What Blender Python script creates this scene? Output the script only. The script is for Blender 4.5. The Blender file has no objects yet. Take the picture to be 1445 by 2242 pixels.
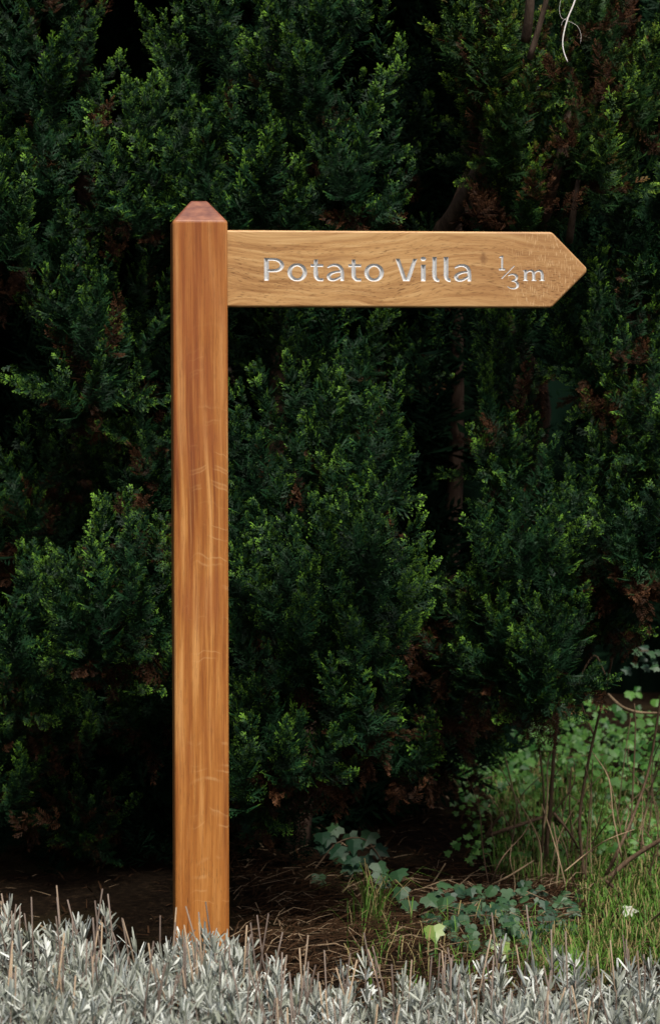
import bpy, math, random
import numpy as np
from mathutils import Vector, Matrix

# ------------------------------------------------------------------ camera, light, exposure
scene = bpy.context.scene
COL = scene.collection
CAM_Z, F_PX, PITCH = 1.2, 5400.0, math.radians(3.4)
cam_d = bpy.data.cameras.new('camera'); cam = bpy.data.objects.new('camera', cam_d); COL.objects.link(cam)
cam.location = (0, 0, CAM_Z); cam.rotation_euler = (math.radians(90) - PITCH, 0, 0)
cam_d.sensor_fit = 'VERTICAL'; cam_d.sensor_height = 36.0; cam_d.lens = 36.0 * F_PX / 2242.0
cam_d.clip_start = 0.05; cam_d.clip_end = 2000
cam_d.dof.use_dof = True; cam_d.dof.focus_distance = 4.85; cam_d.dof.aperture_fstop = cam_d.lens / 12.0
scene.camera = cam

SUN_EL, SUN_AZ = math.radians(58), math.radians(18)     # azimuth measured from straight behind the camera, to the right
world = bpy.data.worlds.new('World'); scene.world = world; world.use_nodes = True
wn = world.node_tree; bg = wn.nodes['Background']
sky = wn.nodes.new('ShaderNodeTexSky'); sky.sky_type = 'NISHITA'; sky.sun_disc = False
sky.sun_elevation = SUN_EL; sky.sun_rotation = math.pi - SUN_AZ
sky.air_density = 1.0; sky.dust_density = 7.0; sky.ozone_density = 1.0
wn.links.new(sky.outputs[0], bg.inputs[0]); bg.inputs[1].default_value = 0.05
sun_d = bpy.data.lights.new('sun', 'SUN'); sun = bpy.data.objects.new('sun', sun_d); COL.objects.link(sun)
sun_d.energy = 2.1; sun_d.angle = math.radians(12); sun_d.color = (1.0, 0.95, 0.88)
sv = Vector((math.sin(SUN_AZ) * math.cos(SUN_EL), -math.cos(SUN_AZ) * math.cos(SUN_EL), math.sin(SUN_EL)))
sun.rotation_euler = sv.to_track_quat('Z', 'Y').to_euler()
sun.location = (2, -4, 6)
vs = scene.view_settings
scene.cycles.max_bounces = 5; scene.cycles.diffuse_bounces = 3; scene.cycles.glossy_bounces = 2
vs.view_transform = 'Standard'; vs.look = 'None'; vs.gamma = 1.0; vs.exposure = 0.95; vs.use_curve_mapping = False

rng = np.random.default_rng(11)
random.seed(4)

# ------------------------------------------------------------------ helpers
CP, SP = math.cos(PITCH), math.sin(PITCH)
def at(px, py, D):
    """measured picture position at a known distance D (metres ahead) -> world point"""
    u = (px - 722.5) / F_PX; v = -(py - 1121.0) / F_PX
    d = np.array([u, CP + v * SP, -SP + v * CP])
    return np.array([0, 0, CAM_Z]) + d * (D / d[1])

def mesh_obj(name, V, F, mat, parent=None, col=None, smooth=False):
    """V (n,3); F (m,3 or 4) array or list of lists; col (n,3) point colour named 'leaf'"""
    me = bpy.data.meshes.new(name)
    V = np.asarray(V, dtype=np.float32)
    if isinstance(F, np.ndarray):
        m, k = F.shape
        me.vertices.add(len(V)); me.vertices.foreach_set('co', V.ravel())
        me.loops.add(m * k); me.loops.foreach_set('vertex_index', F.astype(np.int32).ravel())
        me.polygons.add(m); me.polygons.foreach_set('loop_start', np.arange(0, m * k, k, dtype=np.int32))
        me.update(calc_edges=True)
    else:
        me.from_pydata([tuple(v) for v in V], [], F)
    if col is not None:
        a = me.attributes.new('leaf', 'FLOAT_COLOR', 'POINT')
        c = np.ones((len(V), 4), dtype=np.float32); c[:, :3] = col
        a.data.foreach_set('color', c.ravel())
    if smooth:
        me.polygons.foreach_set('use_smooth', np.ones(len(me.polygons), dtype=bool))
    me.validate(verbose=False)
    me.materials.append(mat)
    o = bpy.data.objects.new(name, me); COL.objects.link(o)
    if parent is not None: o.parent = parent
    return o

def tag(o, label=None, cat=None, group=None, kind=None):
    if label: o['label'] = label
    if cat: o['category'] = cat
    if group: o['group'] = group
    if kind: o['kind'] = kind
    return o

def empty(name, loc=(0, 0, 0), rz=0.0):
    o = bpy.data.objects.new(name, None); COL.objects.link(o)
    o.location = loc; o.rotation_euler = (0, 0, rz); o.empty_display_size = 0.1
    return o

def unit(v):
    v = np.asarray(v, float); return v / (np.linalg.norm(v) + 1e-9)

def tube(P, R, n=6):
    """tapered tube along points P with radii R; returns V, F(quads list as arrays), closed by pointed ends"""
    P = np.asarray(P, float); m = len(P)
    R = np.broadcast_to(np.asarray(R, float), (m,))
    V = []; F = []
    ref = np.array([0.31, 0.87, 0.38])
    for i in range(m):
        t = unit(P[min(i + 1, m - 1)] - P[max(i - 1, 0)])
        a = unit(np.cross(t, ref)); b = np.cross(t, a)
        for k in range(n):
            an = 2 * math.pi * k / n
            V.append(P[i] + R[i] * (math.cos(an) * a + math.sin(an) * b))
    for i in range(m - 1):
        for k in range(n):
            k2 = (k + 1) % n
            F.append([i * n + k, i * n + k2, (i + 1) * n + k2, (i + 1) * n + k])
    F.append(list(range(n - 1, -1, -1))); F.append([(m - 1) * n + k for k in range(n)])
    return np.array(V), F

def smooth_path(P, k=4):
    """Catmull-Rom through points"""
    P = [np.asarray(p, float) for p in P]
    Q = [2 * P[0] - P[1]] + P + [2 * P[-1] - P[-2]]
    out = []
    for i in range(1, len(Q) - 2):
        for j in range(k):
            t = j / k
            a, b, c, d = Q[i - 1], Q[i], Q[i + 1], Q[i + 2]
            out.append(0.5 * (2 * b + (c - a) * t + (2 * a - 5 * b + 4 * c - d) * t * t + (3 * b - a - 3 * c + d) * t ** 3))
    out.append(P[-1])
    return np.array(out)

class Soup:
    def __init__(s): s.V = []; s.F = []; s.C = []; s.n = 0
    def add(s, V, F, C=None):
        V = np.asarray(V, np.float32); s.V.append(V)
        if isinstance(F, np.ndarray): s.F.append(F + s.n)
        else:
            T = []
            for f in F:
                for i in range(1, len(f) - 1): T.append((f[0], f[i], f[i + 1]))
            s.F.append(np.array(T, np.int32).reshape(-1, 3) + s.n)
        s.C.append(np.zeros((len(V), 3), np.float32) if C is None else np.broadcast_to(np.asarray(C, np.float32), (len(V), 3)))
        s.n += len(V)
    def build(s, name, mat, parent=None, smooth=False):
        return mesh_obj(name, np.concatenate(s.V), np.concatenate(s.F), mat, parent, np.concatenate(s.C), smooth)

# ------------------------------------------------------------------ materials
class NT:
    def __init__(s, name):
        s.m = bpy.data.materials.new(name); s.m.use_nodes = True
        s.t = s.m.node_tree; s.b = s.t.nodes['Principled BSDF']; s.out = s.t.nodes['Material Output']
    def n(s, typ, **kw):
        nd = s.t.nodes.new(typ)
        for k, v in kw.items():
            if k.startswith('_'): setattr(nd, k[1:], v)
            else:
                key = int(k[1:]) if k[0] == 'i' and k[1:].isdigit() else k.replace('__', ' ')
                if hasattr(v, 'links') or isinstance(v, bpy.types.NodeSocket): s.t.links.new(v, nd.inputs[key])
                else: nd.inputs[key].default_value = v
        return nd
    def link(s, a, b): s.t.links.new(a, b)
    def math(s, op, a, b=0.0, c=None):
        nd = s.n('ShaderNodeMath', _operation=op, i0=a, i1=b)
        if c is not None: nd.inputs[2].default_value = c
        return nd.outputs[0]
    def mix(s, f, a, b, blend='MIX'):
        nd = s.n('ShaderNodeMix', _data_type='RGBA', _blend_type=blend)
        for idx, v in ((0, f), (6, a), (7, b)):
            if isinstance(v, bpy.types.NodeSocket): s.link(v, nd.inputs[idx])
            else: nd.inputs[idx].default_value = v if idx == 0 else (*v, 1) if len(v) == 3 else v
        return nd.outputs[2]
    def ramp(s, f, stops, interp='LINEAR'):
        nd = s.n('ShaderNodeValToRGB', i0=f); cr = nd.color_ramp; cr.interpolation = interp
        while len(cr.elements) > 1: cr.elements.remove(cr.elements[-1])
        for i, (p, c) in enumerate(stops):
            e = cr.elements[0] if i == 0 else cr.elements.new(p)
            e.position = p; e.color = (*c, 1) if len(c) == 3 else c
        return nd.outputs[0]
    def step(s, f, lo, hi):
        nd = s.n('ShaderNodeMapRange', _clamp=True, i0=f, i1=lo, i2=hi, i3=0.0, i4=1.0); return nd.outputs[0]
    def coords(s, scale=(1, 1, 1), loc=(0, 0, 0), rot=(0, 0, 0), src='Object'):
        tc = s.n('ShaderNodeTexCoord')
        mp = s.n('ShaderNodeMapping', Vector=tc.outputs[src], Scale=scale, Location=loc, Rotation=rot)
        return mp.outputs[0]
    def noise(s, vec, scale, detail=4, rough=0.55, dist=0.0):
        return s.n('ShaderNodeTexNoise', Vector=vec, Scale=scale, Detail=detail, Roughness=rough, Distortion=dist).outputs[0]

def leafy(name, dark, mid, tip, brown=None, rough=0.55, trans=0.0, spec=0.4):
    """foliage: point colour r = along the spray to its young tip, g = random per spray, b = random per branch"""
    t = NT(name)
    at_ = t.n('ShaderNodeAttribute', _attribute_name='leaf')
    sp = t.n('ShaderNodeSeparateColor', i0=at_.outputs['Color'])
    r, g, b = sp.outputs
    base = t.mix(g, dark, mid)
    base = t.mix(t.math('MULTIPLY', t.step(b, 0.45, 1.0), 0.6), base, (mid[0] * 0.6, mid[1] * 0.65, mid[2] * 0.8))
    c = t.mix(t.step(t.math('ADD', r, t.math('MULTIPLY', g, 0.35)), 0.80, 1.12), base, tip)
    if brown:
        c = t.mix(t.step(g, 0.93, 0.97), c, brown)
    t.link(c, t.b.inputs['Base Color'])
    t.b.inputs['Roughness'].default_value = rough
    t.b.inputs['Specular IOR Level'].default_value = spec
    if trans:
        tr = t.n('ShaderNodeBsdfTranslucent'); t.link(c, tr.inputs[0])
        ms = t.n('ShaderNodeMixShader', i0=trans); t.link(t.b.outputs[0], ms.inputs[1]); t.link(tr.outputs[0], ms.inputs[2])
        t.link(ms.outputs[0], t.out.inputs[0])
    return t.m

M = {}
M['cypress'] = leafy('cypress_foliage', (0.0035, 0.014, 0.006), (0.011, 0.045, 0.0145), (0.16, 0.33, 0.035), spec=0.15)
M['cypress_fresh'] = leafy('cypress_foliage_fresh', (0.007, 0.023, 0.007), (0.019, 0.056, 0.012), (0.21, 0.37, 0.035), brown=(0.08, 0.035, 0.013), spec=0.12)
M['shade_foliage'] = leafy('painted_shade_foliage', (0.003, 0.008, 0.005), (0.006, 0.017, 0.008), (0.03, 0.07, 0.025), rough=0.95, spec=0.0)  # near-black leaf colour painting in the shade between and behind the front trees
M['dead'] = leafy('dead_foliage', (0.018, 0.009, 0.005), (0.055, 0.023, 0.010), (0.14, 0.065, 0.03), spec=0.1)
M['lavender'] = leafy('lavender_leaf', (0.16, 0.18, 0.125), (0.49, 0.52, 0.47), (0.70, 0.74, 0.70), rough=0.9, spec=0.08)
M['stalk'] = leafy('lavender_stalk', (0.10, 0.075, 0.06), (0.23, 0.185, 0.155), (0.36, 0.27, 0.18), rough=0.85, spec=0.2)
M['ivy'] = leafy('ivy_leaf', (0.014, 0.045, 0.022), (0.035, 0.085, 0.032), (0.06, 0.12, 0.05), rough=0.5, spec=0.3)
M['ivy_bright'] = leafy('ivy_leaf_bright', (0.022, 0.085, 0.016), (0.065, 0.165, 0.026), (0.10, 0.22, 0.045), rough=0.5, spec=0.3)
M['lime_leaf'] = leafy('lime_leaf', (0.12, 0.19, 0.045), (0.16, 0.23, 0.05), (0.22, 0.28, 0.08), rough=0.45)
M['grass'] = leafy('grass_blade', (0.05, 0.13, 0.018), (0.11, 0.23, 0.028), (0.26, 0.21, 0.09), rough=0.6, trans=0.2, spec=0.25)
M['litter'] = leafy('leaf_litter', (0.016, 0.009, 0.005), (0.05, 0.027, 0.014), (0.22, 0.16, 0.10), rough=0.9, spec=0.03)
M['pale_leaf'] = leafy('pale_leaf', (0.36, 0.38, 0.28), (0.42, 0.43, 0.34), (0.46, 0.46, 0.38), rough=0.5)

def bark(name, a, b, scale=18):
    t = NT(name); v = t.coords((6, 6, 1))
    f = t.noise(v, scale, 5, 0.65)
    t.link(t.ramp(f, [(0.3, a), (0.7, b)]), t.b.inputs['Base Color']); t.b.inputs['Roughness'].default_value = 0.9; t.b.inputs['Specular IOR Level'].default_value = 0.1
    bp = t.n('ShaderNodeBump', Height=f, Strength=0.6, Distance=0.004); t.link(bp.outputs[0], t.b.inputs['Normal'])
    return t.m
M['bark'] = bark('conifer_bark', (0.022, 0.014, 0.010), (0.07, 0.045, 0.032))
M['bark_grey'] = bark('conifer_branch_bark', (0.04, 0.028, 0.02), (0.12, 0.088, 0.066))
M['twig'] = bark('shrub_bark', (0.07, 0.045, 0.03), (0.16, 0.11, 0.07), 30)
M['twig_pale'] = bark('dry_twig', (0.20, 0.14, 0.08), (0.36, 0.27, 0.17), 30)

# carved paint
t = NT('carved_paint'); v = t.coords((1, 1, 1)); f = t.noise(v, 220, 3)
t.link(t.ramp(f, [(0.3, (0.52, 0.53, 0.53)), (0.7, (0.64, 0.65, 0.65))]), t.b.inputs['Base Color'])
t.b.inputs['Roughness'].default_value = 0.42; M['paint'] = t.m

# twine
t = NT('white_twine'); t.b.inputs['Base Color'].default_value = (0.82, 0.80, 0.76, 1); t.b.inputs['Roughness'].default_value = 0.5
M['twine'] = t.m

# ground: needle litter over soil
t = NT('soil_litter'); v = t.coords((1, 1, 1))
f1 = t.noise(v, 3.0, 5); f2 = t.noise(v, 60, 5, 0.7)
c = t.ramp(f2, [(0.3, (0.006, 0.004, 0.003)), (0.55, (0.015, 0.010, 0.006)), (0.75, (0.045, 0.028, 0.016))])
c = t.mix(t.math('MULTIPLY', t.step(f1, 0.52, 0.66), 0.6), c, (0.035, 0.028, 0.012))
t.link(c, t.b.inputs['Base Color']); t.b.inputs['Roughness'].default_value = 0.95; t.b.inputs['Specular IOR Level'].default_value = 0.03
bp = t.n('ShaderNodeBump', Height=f2, Strength=0.8, Distance=0.02); t.link(bp.outputs[0], t.b.inputs['Normal'])
M['soil'] = t.m

# board: pale oiled oak, grain flowing along the length
t = NT('oak_board')
v = t.coords((1, 1, 1))
warp = t.n('ShaderNodeTexNoise', Vector=t.coords((3.2, 3.2, 6.5), (1.3, 0, 0.4)), Scale=1.0, Detail=2.0)
wv = t.n('ShaderNodeVectorMath', _operation='MULTIPLY_ADD'); t.link(warp.outputs['Color'], wv.inputs[0]); wv.inputs[1].default_value = (0.12, 0.0, 0.11); t.link(v, wv.inputs[2])
gm = t.n('ShaderNodeMapping', Vector=wv.outputs[0], Scale=(8, 8, 150), Rotation=(0, math.radians(-11), 0))
g1 = t.noise(gm.outputs[0], 1.0, 5, 0.6, 0.3)
gm2 = t.n('ShaderNodeMapping', Vector=wv.outputs[0], Scale=(2.2, 2.2, 22), Rotation=(0, math.radians(-11), 0))
g2 = t.noise(gm2.outputs[0], 1.0, 3, 0.55, 0.4)
c = t.ramp(g1, [(0.34, (0.32, 0.16, 0.056)), (0.44, (0.43, 0.233, 0.088)), (0.54, (0.515, 0.298, 0.118)), (0.66, (0.59, 0.37, 0.163))])
c = t.mix(t.math('MULTIPLY', t.step(g2, 0.52, 0.70), 0.38), c, (0.29, 0.145, 0.055))
c = t.mix(t.math('MULTIPLY', t.step(g2, 0.45, 0.25), 0.35), c, (0.66, 0.44, 0.21))
# brownish towards the arrow end
sx = t.n('ShaderNodeSeparateXYZ', Vector=v)
big = t.noise(t.coords((7, 7, 10)), 1.0, 3)
c = t.mix(t.math('MULTIPLY', t.step(t.math('ADD', sx.outputs[0], t.math('MULTIPLY', big, 0.25)), 0.50, 0.80), 0.55), c, (0.36, 0.185, 0.075))
# open pores: short dark dashes along the grain
pm = t.n('ShaderNodeMapping', Vector=wv.outputs[0], Scale=(75, 75, 620), Rotation=(0, math.radians(-10), 0))
p1 = t.noise(pm.outputs[0], 1.0, 2, 0.5)
pmask = t.math('MULTIPLY', t.step(p1, 0.56, 0.64), t.step(g2, 0.30, 0.62))
c = t.mix(t.math('MULTIPLY', pmask, 0.85), c, (0.16, 0.075, 0.025))
# medullary flecks: short pale slanting dashes near the point
fm = t.n('ShaderNodeMapping', Vector=v, Scale=(520, 1, 75), Rotation=(0, math.radians(24), 0))
f_ = t.noise(fm.outputs[0], 1.0, 1, 0.4)
fmask = t.math('MULTIPLY', t.step(f_, 0.60, 0.66), t.step(t.math('ADD', sx.outputs[0], t.math('MULTIPLY', t.noise(t.coords((9, 9, 14)), 1.0, 2), 0.2)), 0.66, 0.74))
c = t.mix(t.math('MULTIPLY', fmask, 0.55), c, (0.74, 0.52, 0.28))
# two knots
for kx, kz, kr in ((0.524, 1.3975, 0.0085), (0.357, 1.3935, 0.0028)):
    d = t.n('ShaderNodeVectorMath', _operation='DISTANCE'); 
    sc = t.n('ShaderNodeVectorMath', _operation='MULTIPLY', i0=v); sc.inputs[1].default_value = (1.0, 0, 0.62); t.link(sc.outputs[0], d.inputs[0]); d.inputs[1].default_value = (kx, 0, kz * 0.62)
    dd = t.math('ADD', d.outputs['Value'], t.math('MULTIPLY', t.math('SUBTRACT', t.noise(v, 160, 3), 0.5), 0.012))
    c = t.mix(t.math('MULTIPLY', t.step(dd, kr, kr * 0.35), 0.6), c, (0.17, 0.075, 0.03))
t.link(c, t.b.inputs['Base Color'])
t.b.inputs['Roughness'].default_value = 0.48; t.b.inputs['Specular IOR Level'].default_value = 0.35
bp = t.n('ShaderNodeBump', Height=t.math('SUBTRACT', g1, t.math('MULTIPLY', pmask, 0.6)), Strength=0.18, Distance=0.001); t.link(bp.outputs[0], t.b.inputs['Normal'])
M['oak'] = t.m

# post: oiled, redder timber, grain upright, pale ray figure crossing lower down
t = NT('oiled_post')
v = t.coords((1, 1, 1)); sx = t.n('ShaderNodeSeparateXYZ', Vector=v)
wp = t.n('ShaderNodeTexNoise', Vector=t.coords((5, 5, 1.6)), Scale=1.0, Detail=2.0)
wv = t.n('ShaderNodeVectorMath', _operation='MULTIPLY_ADD'); t.link(wp.outputs['Color'], wv.inputs[0]); wv.inputs[1].default_value = (0.03, 0.03, 0.0); t.link(v, wv.inputs[2])
gm = t.n('ShaderNodeMapping', Vector=wv.outputs[0], Scale=(60, 60, 2.3)); g1 = t.noise(gm.outputs[0], 1.0, 3, 0.5)
gf = t.n('ShaderNodeMapping', Vector=wv.outputs[0], Scale=(300, 300, 5)); g3 = t.noise(gf.outputs[0], 1.0, 4, 0.6)
c = t.ramp(g1, [(0.33, (0.19, 0.051, 0.012)), (0.45, (0.345, 0.118, 0.026)), (0.55, (0.45, 0.182, 0.043)), (0.66, (0.60, 0.295, 0.098))])
c = t.mix(t.math('MULTIPLY', t.step(g3, 0.52, 0.36), 0.45), c, (0.19, 0.055, 0.014))
c = t.mix(t.math('MULTIPLY', t.step(g3, 0.54, 0.68), 0.40), c, (0.58, 0.29, 0.10))
bl = t.noise(t.coords((9, 9, 4.5)), 1.0, 3)
c = t.mix(t.math('MULTIPLY', t.step(bl, 0.52, 0.66), 0.45), c, (0.29, 0.085, 0.030))
# redder near the head, yellower near the foot
c = t.mix(t.math('MULTIPLY', t.step(sx.outputs[2], 0.95, 1.45), 0.42), c, (0.30, 0.090, 0.025))
c = t.mix(t.math('MULTIPLY', t.step(sx.outputs[2], 0.75, 0.25), 0.30), c, (0.42, 0.165, 0.030))
# ray figure: thin pale wavy lines, curved across the grain
axd = t.math('SUBTRACT', sx.outputs[0], 0.014); ax = t.math('MULTIPLY', t.math('MULTIPLY', axd, axd), 16.0)
wob = t.noise(t.coords((22, 22, 6)), 1.0, 2)
zz = t.math('ADD', t.math('ADD', sx.outputs[2], t.math('MULTIPLY', ax, 0.42)), t.math('MULTIPLY', wob, 0.05))
ph = t.noise(t.n('ShaderNodeCombineXYZ', i0=0.0, i1=0.0, i2=t.math('MULTIPLY', zz, 34.0)).outputs[0], 1.0, 1, 0.3)
line = t.math('SUBTRACT', 1.0, t.step(t.math('ABSOLUTE', t.math('SUBTRACT', ph, 0.56)), 0.006, 0.030))
rm = t.math('MULTIPLY', t.step(t.math('ADD', sx.outputs[0], t.math('MULTIPLY', t.noise(t.coords((14, 14, 9)), 1.0, 2), 0.05)), 0.0, 0.028), t.step(sx.outputs[2], 1.30, 1.0))
patch = t.step(t.noise(t.coords((18, 18, 16), (3, 1, 2)), 1.0, 2), 0.46, 0.54)
c = t.mix(t.math('MULTIPLY', t.math('MULTIPLY', line, rm), t.math('MULTIPLY', patch, 0.40)), c, (0.62, 0.36, 0.15))
# dark pores low down
pm = t.n('ShaderNodeMapping', Vector=v, Scale=(650, 650, 60)); pz = t.noise(pm.outputs[0], 1.0, 2)
pk = t.math('MULTIPLY', t.step(pz, 0.60, 0.68), t.step(t.noise(t.coords((25, 25, 10), (0, 0, 5)), 1.0, 3), 0.48, 0.62))
pk = t.math('MAXIMUM', t.math('MULTIPLY', pk, t.step(sx.outputs[2], 0.60, 0.30)), t.math('MULTIPLY', t.step(pz, 0.54, 0.66), 0.30))
c = t.mix(t.math('MULTIPLY', pk, 0.75), c, (0.10, 0.045, 0.015))
# end grain on the weathered head
eg = t.noise(t.coords((40, 40, 120)), 1.0, 4)
end = t.ramp(eg, [(0.3, (0.12, 0.036, 0.024)), (0.5, (0.20, 0.070, 0.040)), (0.7, (0.29, 0.115, 0.062))])
c = t.mix(t.step(sx.outputs[2], 1.459, 1.465), c, end)
t.link(c, t.b.inputs['Base Color'])
t.b.inputs['Roughness'].default_value = 0.42; t.b.inputs['Specular IOR Level'].default_value = 0.4
bp = t.n('ShaderNodeBump', Height=g3, Strength=0.12, Distance=0.001); t.link(bp.outputs[0], t.b.inputs['Normal'])
M['post'] = t.m

# ------------------------------------------------------------------ ground
gx = np.concatenate([[-600, -60, -12], np.linspace(-4, 4, 81), [12, 60, 600]])
gy = np.concatenate([[-600, -60, -12, -3], np.linspace(1, 10, 91), [14, 60, 900]])
X, Y = np.meshgrid(gx, gy)
Z = 0.012 * np.sin(X * 7.1 + 1.3) * np.cos(Y * 6.3) + 0.02 * np.sin(X * 2.3) * np.sin(Y * 1.9 + 0.5)
near = (np.abs(X) < 4.1) & (Y > 0.9) & (Y < 10.1); Z = np.where(near, Z, 0)
def ground_z(x, y):
    return 0.012 * math.sin(x * 7.1 + 1.3) * math.cos(y * 6.3) + 0.02 * math.sin(x * 2.3) * math.sin(y * 1.9 + 0.5)
ny, nx = X.shape
idx = np.arange(nx * ny).reshape(ny, nx)
F = np.stack([idx[:-1, :-1], idx[:-1, 1:], idx[1:, 1:], idx[1:, :-1]], -1).reshape(-1, 4)
tag(mesh_obj('ground', np.stack([X, Y, Z], -1).reshape(-1, 3), F, M['soil'], smooth=True), kind='structure')

# ------------------------------------------------------------------ signpost
YAW = math.radians(6.0)
sign = empty('signpost', (-0.2405, 4.55, 0.0), YAW)
tag(sign, 'varnished timber signpost with one pointed finger board carved Potato Villa 1/3 m', 'signpost')

def round_sq(h, r, n=5):
    pts = []
    for cx, cy, a0 in ((h - r, -h + r, -90), (h - r, h - r, 0), (-h + r, h - r, 90), (-h + r, -h + r, 180)):
        for k in range(n):
            a = math.radians(a0 + 90.0 * k / (n - 1)); pts.append((cx + r * math.cos(a), cy + r * math.sin(a)))
    return pts
levels = [(-0.35, 0.05, 0.006), (0.0, 0.05, 0.006), (0.4, 0.05, 0.006), (0.8, 0.05, 0.006), (1.2, 0.05, 0.006), (1.4585, 0.0500, 0.006), (1.4612, 0.0495, 0.006), (1.4632, 0.0481, 0.0058),
          (1.4655, 0.0460, 0.0055), (1.4980, 0.0165, 0.0030), (1.4995, 0.0148, 0.0026), (1.5000, 0.0130, 0.0022)]
V = []; F = []
for z, h, r in levels: V += [(x, y, z) for x, y in round_sq(h, r)]
n = 20
for i in range(len(levels) - 1):
    for k in range(n): F.append([i * n + k, i * n + (k + 1) % n, (i + 1) * n + (k + 1) % n, (i + 1) * n + k])
F.append(list(range(n - 1, -1, -1))); F.append([(len(levels) - 1) * n + k for k in range(n)])
post = mesh_obj('post', V, F, M['post'], sign)
post['label'] = 'square reddish brown post with a blunt pyramid top'

# finger board. local x along the board, front face at y = BY
BX0, BXS, BXT = 0.046, 0.652, 0.7185
ZC, BH = 1.3770, 0.1400
ZB, ZT = ZC - BH / 2, ZC + BH / 2
BY, BT = -0.026, 0.046
def arrow_loop(ins):
    lines = []      # polygon corners, CCW in (x, z)
    P = [(BX0, ZB), (BXS, ZB), (BXT + 0.0035, ZC), (BXS, ZT), (BX0, ZT)]
    R = [0.0, 0.012, 0.010, 0.012, 0.0]
    m = len(P); off = []
    for i in range(m):
        a = np.array(P[i]); b = np.array(P[(i + 1) % m]); d = unit(b - a); nrm = np.array([-d[1], d[0]])
        w = 0.0 if i == m - 1 else ins
        off.append((a + nrm * w, d))
    C = []
    for i in range(m):
        (p, d), (q, e) = off[i - 1], off[i]
        s = np.linalg.solve(np.array([d, -e]).T, q - p)[0]; C.append(p + d * s)
    out = []
    for i in range(m):
        if R[i] == 0: out.append(tuple(C[i])); continue
        a = unit(C[i - 1] - C[i]); b = unit(C[(i + 1) % m] - C[i])
        half = math.acos(np.clip(a @ b, -1, 1)) / 2; r = max(R[i] - ins, 0.002)
        T = r / math.tan(half); cen = C[i] + unit(a + b) * (r / math.sin(half))
        p0 = C[i] + a * T; p1 = C[i] + b * T
        a0 = math.atan2(*(p0 - cen)[::-1]); a1 = math.atan2(*(p1 - cen)[::-1])
        da = (a1 - a0 + math.pi) % (2 * math.pi) - math.pi
        for k in range(7): out.append((cen[0] + r * math.cos(a0 + da * k / 6), cen[1] + r * math.sin(a0 + da * k / 6)))
    return out
BV = 0.0035
prof = [(BV, 0.0), (BV * 0.45, BV * 0.16), (BV * 0.16, BV * 0.45), (0, BV), (0, BT - BV), (BV * 0.3, BT - BV * 0.3), (BV, BT)]
loops = [[(x, BY + dy, z) for x, z in arrow_loop(i)] for i, dy in prof]
L = len(loops[0])

# lettering strokes, measured on the board in picture units (x, y down, half width)
def ell(cx, cy, rx, ry, hx, hy, n=40):
    return [(cx + rx * math.cos(2 * math.pi * k / n), cy + ry * math.sin(2 * math.pi * k / n),
             hx * abs(math.cos(2 * math.pi * k / n)) ** 1.3 + hy * (1 - abs(math.cos(2 * math.pi * k / n)) ** 1.3)) for k in range(n + 1)]
def sm(pts, k=5): return [tuple(p) for p in smooth_path(pts, k)]
def t_glyph(dx):
    return [dict(p=[(689.9 + dx, 560, 4.2), (689.8 + dx, 580, 4.9)], top=568.2), dict(p=sm([(689.7 + dx, 580, 4.9), (689.7 + dx, 598, 5.3), (690.6 + dx, 606, 5.0), (695 + dx, 611.6, 4.2), (702 + dx, 612.9, 3.6), (712 + dx, 612.2, 3.4)]), right=706.8 + dx),
            dict(p=[(670 + dx, 582, 3.4), (712 + dx, 582, 3.4)], left=678 + dx, right=706.5 + dx)]
def a_glyph(dx):
    return [dict(p=sm([(716.5 + dx, 585.2, 2.4), (723.5 + dx, 581.6, 3.2), (731.5 + dx, 580.6, 3.4), (739 + dx, 582.6, 4.0), (744.6 + dx, 588.6, 4.4), (746.6 + dx, 598, 4.5), (746.7 + dx, 610, 4.5), (746.7 + dx, 622, 4.5)]), bot=615.6),
            dict(p=sm([(745 + dx, 594.6, 2.8), (734 + dx, 595.6, 3.0), (723 + dx, 599, 3.8), (717.9 + dx, 604.6, 4.7), (719.2 + dx, 610.2, 4.2), (725.5 + dx, 612.9, 3.5), (734 + dx, 611.4, 3.2), (744 + dx, 605.8, 3.0)]))]
def l_glyph(dx):
    return [dict(p=sm([(947.6 + dx, 550, 5.2), (947.6 + dx, 580, 5.4), (947.6 + dx, 600, 5.4), (949 + dx, 608, 5.0), (953 + dx, 612.4, 4.2), (962 + dx, 613.4, 3.6)]), top=562, right=958.6 + dx)]
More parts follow.
